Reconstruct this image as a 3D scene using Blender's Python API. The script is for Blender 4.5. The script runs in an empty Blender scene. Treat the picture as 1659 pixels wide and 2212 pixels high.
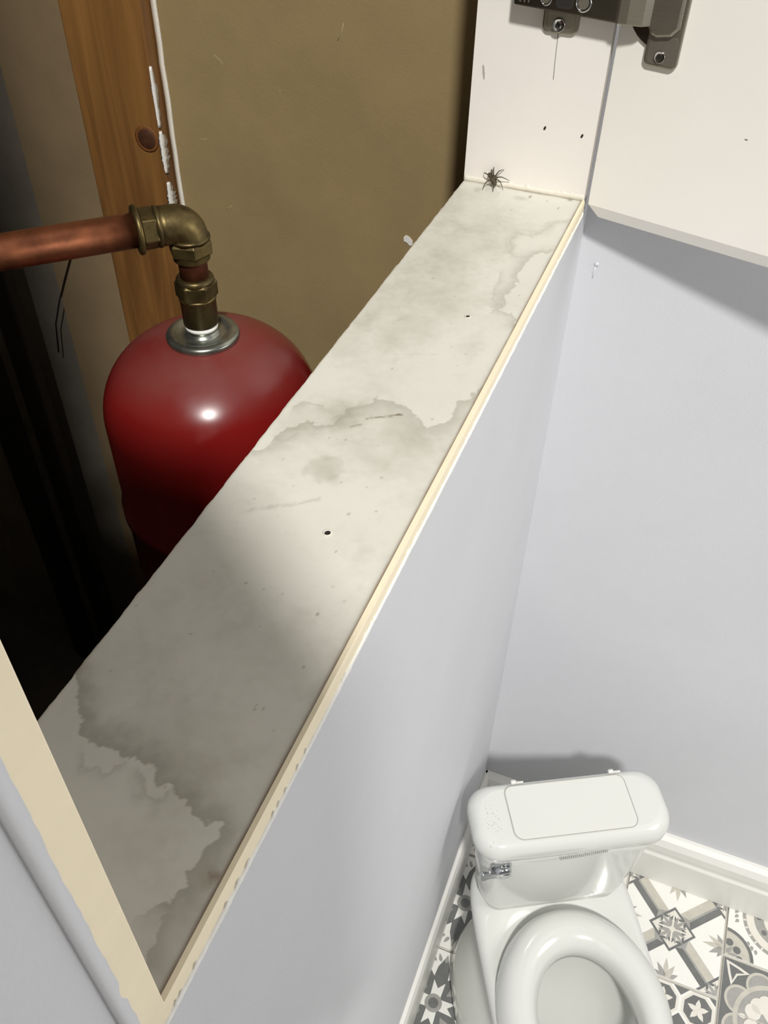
import bpy, math, random
import numpy as np
from mathutils import Vector, Matrix

# ---------------------------------------------------------------- units
# All coordinates below are written in "ledge widths" (1 unit = the 141 mm
# depth of the ledge board) and scaled to metres by U when meshes are built.
# x: out of the cupboard into the room, y: along the ledge away from the
# viewer, z: up; the origin is the far front corner of the ledge top.
U = 0.141
scene = bpy.context.scene
COL = scene.collection

# ---------------------------------------------------------------- camera
CAM_POS = Vector((0.95085798, -6.94315277, 3.03716465)) * U
RIGHT = Vector((0.93151101, 0.36335716, 0.0160875))
DOWN = Vector((0.26118079, -0.63747678, -0.7248503))
FWD = Vector((-0.25312414, 0.67940778, -0.68871855))
cam_data = bpy.data.cameras.new("camera")
cam_data.sensor_fit = 'VERTICAL'
cam_data.sensor_height = 36.0
cam_data.lens = 36.0 * 1915.247 / 2212.0
cam_data.clip_start = 0.01
cam_data.clip_end = 60
cam = bpy.data.objects.new("camera", cam_data)
COL.objects.link(cam)
m3 = Matrix((RIGHT, -DOWN, -FWD)).transposed()
cam.matrix_world = Matrix.Translation(CAM_POS) @ m3.to_4x4()
scene.camera = cam

# ---------------------------------------------------------------- light
world = bpy.data.worlds.new("world")
scene.world = world
world.use_nodes = True
bg = world.node_tree.nodes["Background"]
bg.inputs[0].default_value = (0.96, 0.98, 1.0, 1)
bg.inputs[1].default_value = 0.18
LAMP = Vector((12.5, -32.0, 37.0)) * U
ld = bpy.data.lights.new("ceiling_lamp_light", 'POINT')
ld.energy = 1850
ld.color = (1.0, 0.985, 0.95)
ld.shadow_soft_size = 2.1 * U
lo = bpy.data.objects.new("ceiling_lamp_light", ld)
lo.location = LAMP
COL.objects.link(lo)
ld2 = bpy.data.lights.new("side_fill_light", 'POINT')      # added unseen fill from the right, brightens the left wall
ld2.energy = 37
ld2.color = (1.0, 0.97, 0.93)
ld2.shadow_soft_size = 2.6 * U
lo2 = bpy.data.objects.new("side_fill_light", ld2)
lo2.location = Vector((11.0, -2.2, 2.0)) * U
COL.objects.link(lo2)

vs = scene.view_settings
vs.view_transform = 'Standard'
vs.look = 'None'
vs.gamma = 1.0
vs.use_curve_mapping = False
vs.exposure = 0.0

random.seed(4)
rng = np.random.default_rng(4)


# ================================================================ helpers
def tag(o, label=None, cat=None, group=None, kind=None):
    if label: o["label"] = label
    if cat: o["category"] = cat
    if group: o["group"] = group
    if kind: o["kind"] = kind
    return o


def empty(name, loc=(0, 0, 0)):
    o = bpy.data.objects.new(name, None)
    o.location = Vector(loc) * U
    o.empty_display_size = 0.02
    COL.objects.link(o)
    return o


class MB:
    """collects geometry (in ledge units) for one mesh object"""
    def __init__(s):
        s.v, s.f, s.mi, s.sm = [], [], [], []

    def add(s, verts, faces, mi=0, smooth=False):
        b = len(s.v)
        s.v += [tuple(p) for p in verts]
        for f in faces:
            s.f.append(tuple(b + i for i in f)); s.mi.append(mi); s.sm.append(smooth)
        return s

    def box(s, x0, x1, y0, y1, z0, z1, mi=0, M=None):
        vv = [(x, y, z) for z in (z0, z1) for y in (y0, y1) for x in (x0, x1)]
        if M: vv = [tuple(M @ Vector(p)) for p in vv]
        return s.add(vv, [(0, 2, 3, 1), (4, 5, 7, 6), (0, 1, 5, 4), (2, 6, 7, 3), (0, 4, 6, 2), (1, 3, 7, 5)], mi)

    def prism(s, poly, h0, h1, M=None, mi=0, smooth=False):
        """polygon in local xy, extruded h0..h1 in local z"""
        n = len(poly)
        vv = [Vector((p[0], p[1], h0)) for p in poly] + [Vector((p[0], p[1], h1)) for p in poly]
        if M: vv = [M @ p for p in vv]
        s.add(vv, [tuple(range(n - 1, -1, -1)), tuple(range(n, 2 * n))], mi)
        b = len(s.v) - 2 * n
        for i in range(n):
            j = (i + 1) % n
            s.f.append((b + i, b + j, b + n + j, b + n + i)); s.mi.append(mi); s.sm.append(smooth)
        return s

    def rings(s, rings, cap0=True, cap1=True, mi=0, smooth=True):
        n = len(rings[0]); b = len(s.v)
        for r in rings: s.v += [tuple(p) for p in r]
        for k in range(len(rings) - 1):
            for i in range(n):
                j = (i + 1) % n
                s.f.append((b + k * n + i, b + k * n + j, b + (k + 1) * n + j, b + (k + 1) * n + i))
                s.mi.append(mi); s.sm.append(smooth)
        if cap0: s.f.append(tuple(b + i for i in range(n - 1, -1, -1))); s.mi.append(mi); s.sm.append(False)
        if cap1: s.f.append(tuple(b + (len(rings) - 1) * n + i for i in range(n))); s.mi.append(mi); s.sm.append(False)
        return s

    def lathe(s, prof, origin, axis=(0, 0, 1), n=48, hexa=False, mi=0, cap0=True, cap1=True, smooth=True, rot=0):
        """prof: list of (radius, height along the axis)"""
        A = Vector(axis).normalized()
        X = A.orthogonal().normalized() if abs(A.z) < 0.99 else Vector((1, 0, 0))
        Y = A.cross(X)
        O = Vector(origin)
        if hexa: n = 6; smooth = False
        R = []
        for r, h in prof:
            R.append([O + A * h + (X * math.cos(2 * math.pi * i / n + rot) + Y * math.sin(2 * math.pi * i / n + rot)) * r for i in range(n)])
        return s.rings(R, cap0, cap1, mi, smooth)

    def tube(s, pts, r, n=16, mi=0, smooth=True):
        pts = [Vector(p) for p in pts]
        rr = r if isinstance(r, (list, tuple)) else [r] * len(pts)
        R = []; X = None
        for i, p in enumerate(pts):
            t = (pts[min(i + 1, len(pts) - 1)] - pts[max(i - 1, 0)]).normalized()
            X = t.orthogonal().normalized() if X is None else (X - t * X.dot(t)).normalized()
            Y = t.cross(X)
            R.append([p + (X * math.cos(2 * math.pi * k / n) + Y * math.sin(2 * math.pi * k / n)) * rr[i] for k in range(n)])
        return s.rings(R, True, True, mi, smooth)

    def build(s, name, mats, parent=None, origin=(0, 0, 0), bevel=0, bseg=2, subsurf=0):
        me = bpy.data.meshes.new(name)
        O = Vector(origin)
        me.from_pydata([tuple((Vector(p) - O) * U) for p in s.v], [], s.f)
        mats = mats if isinstance(mats, (list, tuple)) else [mats]
        for m in mats: me.materials.append(m)
        me.polygons.foreach_set("material_index", s.mi)
        me.polygons.foreach_set("use_smooth", s.sm)
        me.update()
        o = bpy.data.objects.new(name, me)
        COL.objects.link(o)
        o.location = O * U
        if parent:
            o.parent = parent
            o.location = (O * U) - parent_world(parent)
        if bevel:
            b = o.modifiers.new("bevel", 'BEVEL'); b.width = bevel * U; b.segments = bseg
            b.limit_method = 'ANGLE'; b.angle_limit = math.radians(40)
        if subsurf:
            q = o.modifiers.new("subsurf", 'SUBSURF'); q.levels = subsurf; q.render_levels = subsurf
        return o


def parent_world(o):
    v = Vector(o.location)
    while o.parent:
        o = o.parent; v = v + Vector(o.location)
    return v


def frame(o, x, y, z=None):
    """matrix from an origin and two axes"""
    x = Vector(x).normalized(); y = Vector(y).normalized()
    z = x.cross(y) if z is None else Vector(z)
    M = Matrix((x, y, z)).transposed().to_4x4()
    M.translation = Vector(o)
    return M


def rrect(x0, x1, y0, y1, r, n=6, radii=None):
    """rounded rectangle outline, counter-clockwise; radii = (bl, br, tr, tl)"""
    rs = radii or (r, r, r, r)
    out = []
    for (cx, cy, a0, rr) in ((x0, y0, 180, rs[0]), (x1, y0, 270, rs[1]), (x1, y1, 0, rs[2]), (x0, y1, 90, rs[3])):
        sx = 1 if cx == x0 else -1; sy = 1 if cy == y0 else -1
        for k in range(n + 1):
            a = math.radians(a0 + 90 * k / n)
            out.append((cx + sx * rr + rr * math.cos(a), cy + sy * rr + rr * math.sin(a)))
    return out


# ---------------------------------------------------------------- materials
def srgb(r, g, b):
    f = lambda c: (c / 255 / 12.92) if c / 255 <= 0.04045 else ((c / 255 + 0.055) / 1.055) ** 2.4
    return (f(r), f(g), f(b), 1.0)


def mat(name, col, rough=0.5, metal=0.0, var=0.0, vscale=8.0, bump=0.0, bscale=200.0, col2=None, stretch=None, coat=0.0, spec=None):
    """plain procedural material: colour varied by noise, fine noise relief"""
    m = bpy.data.materials.new(name); m.use_nodes = True
    nt = m.node_tree; N = nt.nodes; L = nt.links
    b = N["Principled BSDF"]
    b.inputs["Base Color"].default_value = col
    b.inputs["Roughness"].default_value = rough
    b.inputs["Metallic"].default_value = metal
    if coat: b.inputs["Coat Weight"].default_value = coat
    if spec is not None: b.inputs["Specular IOR Level"].default_value = spec
    tc = N.new("ShaderNodeTexCoord")
    src = tc.outputs["Object"]
    if stretch:
        mp = N.new("ShaderNodeMapping"); mp.inputs["Scale"].default_value = stretch
        L.new(src, mp.inputs[0]); src = mp.outputs[0]
    if var or col2:
        nz = N.new("ShaderNodeTexNoise"); nz.inputs["Scale"].default_value = vscale
        nz.inputs["Detail"].default_value = 6; nz.inputs["Roughness"].default_value = 0.62
        L.new(src, nz.inputs["Vector"])
        rp = N.new("ShaderNodeValToRGB")
        c2 = col2 or tuple(c * (1 - var) for c in col[:3]) + (1,)
        c1 = col if col2 else tuple(min(1, c * (1 + var)) for c in col[:3]) + (1,)
        rp.color_ramp.elements[0].position = 0.32; rp.color_ramp.elements[0].color = c2
        rp.color_ramp.elements[1].position = 0.68; rp.color_ramp.elements[1].color = c1
        L.new(nz.outputs["Fac"], rp.inputs[0]); L.new(rp.outputs[0], b.inputs["Base Color"])
    if bump:
        n2 = N.new("ShaderNodeTexNoise"); n2.inputs["Scale"].default_value = bscale; n2.inputs["Detail"].default_value = 3
        L.new(src, n2.inputs["Vector"])
        bp = N.new("ShaderNodeBump"); bp.inputs["Strength"].default_value = bump; bp.inputs["Distance"].default_value = 0.002
        L.new(n2.outputs["Fac"], bp.inputs["Height"]); L.new(bp.outputs[0], b.inputs["Normal"])
    return m


M_WALL = mat("lavender_wall_paint", srgb(208, 209, 213), 0.62, var=0.02, vscale=5, bump=0.12, bscale=420)
M_WHITE = mat("white_melamine", srgb(243, 237, 230), 0.45, var=0.015, vscale=14, bump=0.04, bscale=600)
M_DOOR = mat("white_door_foil", srgb(252, 248, 240), 0.42, var=0.012, vscale=9, bump=0.03, bscale=700)
M_GLOSS = mat("white_gloss_paint", srgb(226, 225, 219), 0.34, var=0.012, vscale=12)
M_CERAMIC = mat("white_glazed_ceramic", srgb(212, 213, 208), 0.16, var=0.008, vscale=6, coat=0.25)
M_CERAMIC_IN = mat("white_lid_plastic", srgb(214, 214, 208), 0.35, var=0.008, vscale=10)
M_EDGE = mat("cream_edging_strip", srgb(247, 234, 204), 0.6, var=0.05, vscale=16, bump=0.1, bscale=160, stretch=(1, 0.25, 1))
M_RAGGED = mat("white_paint_lip", srgb(240, 238, 232), 0.6, var=0.03, vscale=60, bump=0.3, bscale=300)
M_CAULK = mat("cream_caulk", srgb(238, 232, 218), 0.5, var=0.05, vscale=50, bump=0.15, bscale=240)
M_BOARD = mat("brown_hardboard", srgb(153, 132, 92), 0.7, var=0.08, vscale=7, bump=0.12, bscale=300)
M_VOIDPANEL = mat("dusty_brown_panel", srgb(150, 128, 96), 0.85, var=0.15, vscale=5, bump=0.1, bscale=200)
M_PLASTER = mat("rough_grey_plaster", srgb(138, 130, 117), 0.9, var=0.16, vscale=6, bump=0.4, bscale=90)
M_SHADE_STAND = mat("dark_shade_and_stand", srgb(42, 38, 34), 0.7, var=0.2, vscale=30)
M_VOIDFLOOR = mat("dusty_void_floor", srgb(92, 86, 78), 0.95, var=0.2, vscale=10, bump=0.3, bscale=120)
M_COPPER = mat("tarnished_copper", srgb(150, 92, 62), 0.42, metal=0.85, col2=srgb(88, 50, 34), vscale=30, bump=0.05, bscale=120)
M_COPPER_D = mat("dull_copper", srgb(130, 80, 58), 0.45, metal=0.8, col2=srgb(90, 52, 38), vscale=34)
M_BRASS = mat("tarnished_brass", srgb(118, 102, 62), 0.42, metal=0.8, col2=srgb(62, 52, 33), vscale=40, bump=0.06, bscale=200)
M_STEEL = mat("galvanised_steel", srgb(176, 178, 168), 0.3, metal=0.9, col2=srgb(120, 122, 114), vscale=36, bump=0.03)
M_CHROME = mat("chrome_plate", srgb(205, 207, 208), 0.12, metal=1.0, var=0.04, vscale=20)
M_NICKEL = mat("brushed_nickel", srgb(150, 145, 132), 0.33, metal=0.8, var=0.05, vscale=60, stretch=(1, 1, 8))
M_NICKEL_D = mat("dark_nickel", srgb(84, 79, 70), 0.3, metal=0.95, var=0.08, vscale=60)
M_NICKEL_P = mat("pressed_nickel", srgb(132, 127, 116), 0.4, metal=0.6, var=0.06, vscale=60)
M_SLOT = mat("dark_recess", srgb(34, 31, 28), 0.8)
M_GROUT = mat("grey_white_grout", srgb(196, 193, 184), 0.9, var=0.08, vscale=60, bump=0.2)
M_TILE = mat("off_white_printed_tile", srgb(234, 233, 227), 0.28, var=0.025, vscale=14)
M_INK1 = mat("dark_grey_tile_print", srgb(110, 111, 110), 0.3, var=0.12, vscale=40)
M_INK2 = mat("mid_grey_tile_print", srgb(158, 157, 152), 0.3, var=0.1, vscale=40)
M_INK3 = mat("pale_grey_tile_print", srgb(192, 188, 176), 0.3, var=0.08, vscale=40)
M_PALE = mat("pale_tile_print", srgb(222, 218, 208), 0.3, var=0.03, vscale=40)
M_SPIDER = mat("spider_brown_hair", srgb(82, 72, 56), 0.85, var=0.25, vscale=200, bump=0.4, bscale=900)
M_PENCIL = mat("pencil_graphite", srgb(96, 92, 88), 0.8)
M_SMUDGE = mat("grey_smudge", srgb(176, 170, 160), 0.8)
M_SCRATCH = mat("pale_board_scratch", srgb(190, 172, 132), .8)
M_CABLE = mat("black_cable", srgb(28, 27, 26), 0.6)
M_LETTER = mat("grey_lettering", srgb(132, 130, 124), 0.5)


def red_material():
    m = mat("dusty_red_enamel", srgb(196, 40, 38), 0.3)
    nt = m.node_tree; N = nt.nodes; L = nt.links; b = N["Principled BSDF"]
    g = N.new("ShaderNodeNewGeometry"); sp = N.new("ShaderNodeSeparateXYZ"); L.new(g.outputs["Normal"], sp.inputs[0])
    tc = N.new("ShaderNodeTexCoord")
    nz = N.new("ShaderNodeTexNoise"); nz.inputs["Scale"].default_value = 26; nz.inputs["Detail"].default_value = 8
    L.new(tc.outputs["Object"], nz.inputs["Vector"])
    # settled dust lies on upward faces
    mr = N.new("ShaderNodeMapRange"); mr.inputs[1].default_value = 0.50; mr.inputs[2].default_value = 0.98; mr.inputs[4].default_value = 0.65
    L.new(sp.outputs["Z"], mr.inputs[0])
    mu = N.new("ShaderNodeMath"); mu.operation = 'MULTIPLY'
    L.new(mr.outputs[0], mu.inputs[0]); L.new(nz.outputs["Fac"], mu.inputs[1])
    mx = N.new("ShaderNodeMix"); mx.data_type = 'RGBA'
    mx.inputs[6].default_value = srgb(120, 22, 21); mx.inputs[7].default_value = srgb(112, 86, 78)
    L.new(mu.outputs[0], mx.inputs[0]); L.new(mx.outputs[2], b.inputs["Base Color"])
    ra = N.new("ShaderNodeMapRange"); ra.inputs[3].default_value = 0.17; ra.inputs[4].default_value = 1.0
    L.new(mu.outputs[0], ra.inputs[0]); L.new(ra.outputs[0], b.inputs["Roughness"])
    return m


def wood_material():
    m = mat("orange_pine", srgb(176, 118, 58), 0.5)
    nt = m.node_tree; N = nt.nodes; L = nt.links; b = N["Principled BSDF"]
    tc = N.new("ShaderNodeTexCoord"); mp = N.new("ShaderNodeMapping"); mp.inputs["Scale"].default_value = (26, 26, 2.0)
    L.new(tc.outputs["Object"], mp.inputs[0])
    nz = N.new("ShaderNodeTexNoise"); nz.inputs["Scale"].default_value = 1.6; nz.inputs["Detail"].default_value = 5; nz.inputs["Distortion"].default_value = 0.6
    L.new(mp.outputs[0], nz.inputs["Vector"])
    rp = N.new("ShaderNodeValToRGB")
    rp.color_ramp.elements[0].position = 0.3; rp.color_ramp.elements[0].color = srgb(108, 72, 36)
    rp.color_ramp.elements[1].position = 0.7; rp.color_ramp.elements[1].color = srgb(150, 106, 56)
    L.new(nz.outputs["Fac"], rp.inputs[0]); L.new(rp.outputs[0], b.inputs["Base Color"])
    return m


def ledge_material():
    """white melamine with water stains held in a colour attribute: r = grey stain, g = brown dirt, b = dust cloud"""
    m = bpy.data.materials.new("stained_white_melamine"); m.use_nodes = True
    nt = m.node_tree; N = nt.nodes; L = nt.links; b = N["Principled BSDF"]
    at = N.new("ShaderNodeAttribute"); at.attribute_name = "stain"
    sp = N.new("ShaderNodeSeparateColor"); L.new(at.outputs["Color"], sp.inputs[0])
    tc = N.new("ShaderNodeTexCoord")

    def mix(f, a, c):
        x = N.new("ShaderNodeMix"); x.data_type = 'RGBA'
        L.new(f, x.inputs[0])
        if isinstance(a, tuple): x.inputs[6].default_value = a
        else: L.new(a, x.inputs[6])
        x.inputs[7].default_value = c
        return x.outputs[2]
    n1 = N.new("ShaderNodeTexNoise"); n1.inputs["Scale"].default_value = 14; n1.inputs["Detail"].default_value = 7; n1.inputs["Roughness"].default_value = 0.65
    L.new(tc.outputs["Object"], n1.inputs["Vector"])
    r1 = N.new("ShaderNodeMapRange"); r1.inputs[1].default_value = 0.45; r1.inputs[2].default_value = 0.85; r1.inputs[4].default_value = 0.35
    L.new(n1.outputs["Fac"], r1.inputs[0])
    c = mix(r1.outputs[0], srgb(225, 223, 212), srgb(199, 195, 180))
    n2 = N.new("ShaderNodeTexNoise"); n2.inputs["Scale"].default_value = 420; n2.inputs["Detail"].default_value = 2
    L.new(tc.outputs["Object"], n2.inputs["Vector"])
    r2 = N.new("ShaderNodeMapRange"); r2.inputs[1].default_value = 0.68; r2.inputs[2].default_value = 0.8; r2.inputs[4].default_value = 0.35
    L.new(n2.outputs["Fac"], r2.inputs[0])
    c = mix(r2.outputs[0], c, srgb(170, 162, 142))
    c = mix(sp.outputs["Blue"], c, srgb(176, 171, 156))
    c = mix(sp.outputs["Red"], c, srgb(142, 138, 122))
    c = mix(sp.outputs["Green"], c, srgb(120, 84, 44))
    L.new(c, b.inputs["Base Color"])
    b.inputs["Roughness"].default_value = 0.5
    return m


M_RED = red_material()
M_PINE = wood_material()
M_LEDGE = ledge_material()

ZF = -10.2          # floor level
YW = 0.30           # far wall plane
ZB = 3.2            # top of the near half wall, raised to shade the ledge
# ================================================================ structure
# floor slab (grout bed); tiles are laid on it further below
mb = MB(); mb.box(-0.2, 9.5, -12.0, YW + 0.2, ZF - 0.6, ZF - 0.045)
floor = tag(mb.build("floor", M_GROUT), kind="structure")
mb = MB()
mb.box(-0.35, 0.0, -6.42, YW + 0.3, ZF - 0.6, -0.115)          # half wall under the ledge
mb.box(-0.35, 0.0, -9.8, -6.42, ZF - 0.6, ZB)                  # near step, height shaped to shade ledge and vessel
mb.box(-0.35, 0.0, -14.0, -9.8, ZF - 0.6, 16.0)  # unseen full-height part, placed to shade the void's left side
mb.box(-0.35, 0.0, 0.13, YW + 0.3, -0.115, 16.0)               # narrow return behind the far side panel
tag(mb.build("wall_left", M_WALL), kind="structure")
mb = MB(); mb.box(0.0, 9.5, YW, YW + 0.4, ZF - 0.6, 16.0)
tag(mb.build("wall_far", M_WALL), kind="structure")


# a dried run of paint on the far wall near the corner
mb = MB(); mb.lathe([(0.022, 0), (0.018, .010), (0.008, .015)], (0.165, YW, -0.66), (0, -1, 0), 12); mb.tube([(0.160, YW, -0.67), (0.152, YW - .002, -0.74), (0.150, YW, -0.80)], [.008, .006, .003], 8)
mb.build("paint_run", M_WALL, bpy.data.objects["wall_far"], (0.16, YW, -.7))


def baseboard(name, profile, M, length):
    """profile in (depth, height), swept along local x"""
    mb = MB(); R = []
    for x in (0, length):
        R.append([M @ Vector((x, -d, h)) for d, h in profile])
    mb.rings(R, True, True, 0, False)
    o = mb.build(name, M_GLOSS, bevel=0.012, bseg=2)
    return tag(o, kind="structure")


BP = [(0, 0), (0.19, 0), (0.19, 0.70), (0.155, 0.74), (0.155, 0.80), (0.175, 0.84), (0.17, 0.98), (0.12, 1.08), (0.06, 1.13), (0, 1.13)]
baseboard("baseboard_far", BP, Matrix.Translation((-0.05, YW, ZF)), 9.5)
BL = [(0, 0), (0.10, 0), (0.10, 0.9), (0.085, 1.05), (0.05, 1.13), (0, 1.13)]
Ml = Matrix.Translation((0, -12.0, ZF)) @ Matrix.Rotation(math.radians(90), 4, 'Z')
baseboard("baseboard_left", BL, Ml, 12.05 + YW)

# the service void behind the ledge
mb = MB(); mb.box(-12, -0.35, -7.0, 1.6, ZF - 0.6, ZF)
tag(mb.build("floor_void", M_VOIDFLOOR), kind="structure")
for nm, bx in (("wall_rear", (-12, -0.36, 1.13, 1.6, ZF, 16.0)), ("wall_side", (-12.4, -12, -9.8, 1.6, ZF, 16.0)), ("wall_near", (-12, -0.36, -9.8, -6.43, ZF, ZB)), ("wall_behind", (-12, -0.36, -10.0, -9.81, ZF, 16.0))):
    mb = MB(); mb.box(*bx)
    tag(mb.build(nm, M_PLASTER), kind="structure")
mb = MB(); mb.box(-12, -0.02, -9.8, 1.6, 15.6, 16.0)
tag(mb.build("ceiling", M_PLASTER), kind="structure")


# ================================================================ ledge
def vnoise(x, y, sc, seed):
    """smooth value noise on arrays"""
    r = np.random.default_rng(seed); G = r.random((256, 256))
    xs, ys = x * sc + 37.3, y * sc + 91.7
    xi, yi = np.floor(xs).astype(int), np.floor(ys).astype(int)
    fx, fy = xs - xi, ys - yi
    fx, fy = fx * fx * (3 - 2 * fx), fy * fy * (3 - 2 * fy)
    g = lambda a, b: G[a % 256, b % 256]
    return (g(xi, yi) * (1 - fx) + g(xi + 1, yi) * fx) * (1 - fy) + (g(xi, yi + 1) * (1 - fx) + g(xi + 1, yi + 1) * fx) * fy


def fbm(x, y, sc, seed, o=4):
    t = 0; a = 0.5; s = 0
    for k in range(o):
        t = t + a * vnoise(x, y, sc * 2 ** k, seed + k); s += a; a *= 0.5
    return t / s


def poly_dist(X, Y, pts):
    """distance to a polyline and on which side (+ left of travel)"""
    best = np.full(X.shape, 1e9); side = np.zeros(X.shape)
    for (ax, ay), (bx, by) in zip(pts[:-1], pts[1:]):
        dx, dy = bx - ax, by - ay; l2 = dx * dx + dy * dy + 1e-12
        t = np.clip(((X - ax) * dx + (Y - ay) * dy) / l2, 0, 1)
        d = np.hypot(X - ax - t * dx, Y - ay - t * dy)
        m = d < best
        best = np.where(m, d, best)
        side = np.where(m, np.sign(dx * (Y - ay) - dy * (X - ax)), side)
    return best, side


S1 = [(-1.05, -5.30), (-0.968, -5.403), (-0.881, -5.485), (-0.812, -5.562), (-0.758, -5.57), (-0.687, -5.563), (-0.594, -5.61), (-0.546, -5.581), (-0.481, -5.599), (-0.421, -5.643), (-0.365, -5.66), (-0.325, -5.651), (-0.283, -5.68), (-0.238, -5.713), (-0.2, -5.735), (-0.153, -5.71), (-0.124, -5.717), (-0.109, -5.754), (-0.12, -5.8), (-0.12, -5.842), (-0.141, -5.879), (-0.128, -5.931), (-0.116, -5.971), (-0.137, -5.996)]
S1b = [(-0.735, -5.632), (-0.723, -5.669), (-0.683, -5.687), (-0.637, -5.676), (-0.60, -5.64)]
S1c = [(-0.486, -5.643), (-0.468, -5.662), (-0.422, -5.703), (-0.387, -5.708), (-0.379, -5.679)]
S1d = [(-0.122, -6.039), (-0.145, -6.058), (-0.145, -6.096), (-0.132, -6.127), (-0.10, -6.2)]
S2 = [(-0.653, -3.247), (-0.606, -3.186), (-0.572, -3.12), (-0.535, -3.082), (-0.454, -3.079), (-0.374, -3.072), (-0.316, -3.108), (-0.276, -3.15), (-0.223, -3.186), (-0.185, -3.211), (-0.127, -3.179), (-0.103, -3.103), (-0.118, -3.026), (-0.099, -2.932), (-0.057, -2.871), (-0.057, -2.809), (-0.012, -2.754), (0.03, -2.72)]
S2b = [(-0.929, -3.622), (-0.929, -3.559), (-0.889, -3.494), (-0.84, -3.425), (-0.742, -3.417), (-0.679, -3.375), (-0.653, -3.247)]
S2c = [(-0.978, -3.743), (-0.915, -3.71), (-0.901, -3.658), (-0.861, -3.595)]
S2d = [(-0.957, -3.331), (-0.951, -3.277), (-0.881, -3.248), (-0.82, -3.26)]
S3a = [(0.027, -0.355), (-0.123, -0.461), (-0.181, -0.647), (-0.26, -0.74), (-0.352, -0.72), (-0.36, -0.88), (-0.319, -1.087), (-0.227, -1.121)]
S3b = [(0.001, -0.914), (-0.111, -0.998), (-0.168, -1.096), (-0.176, -1.311), (-0.142, -1.498), (-0.18, -1.645), (-0.147, -1.818), (-0.188, -1.836), (-0.063, -1.904), (-0.007, -1.998)]
S3c = [(-0.298, -1.397), (-0.275, -1.588), (-0.261, -1.742), (-0.209, -1.814)]


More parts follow.
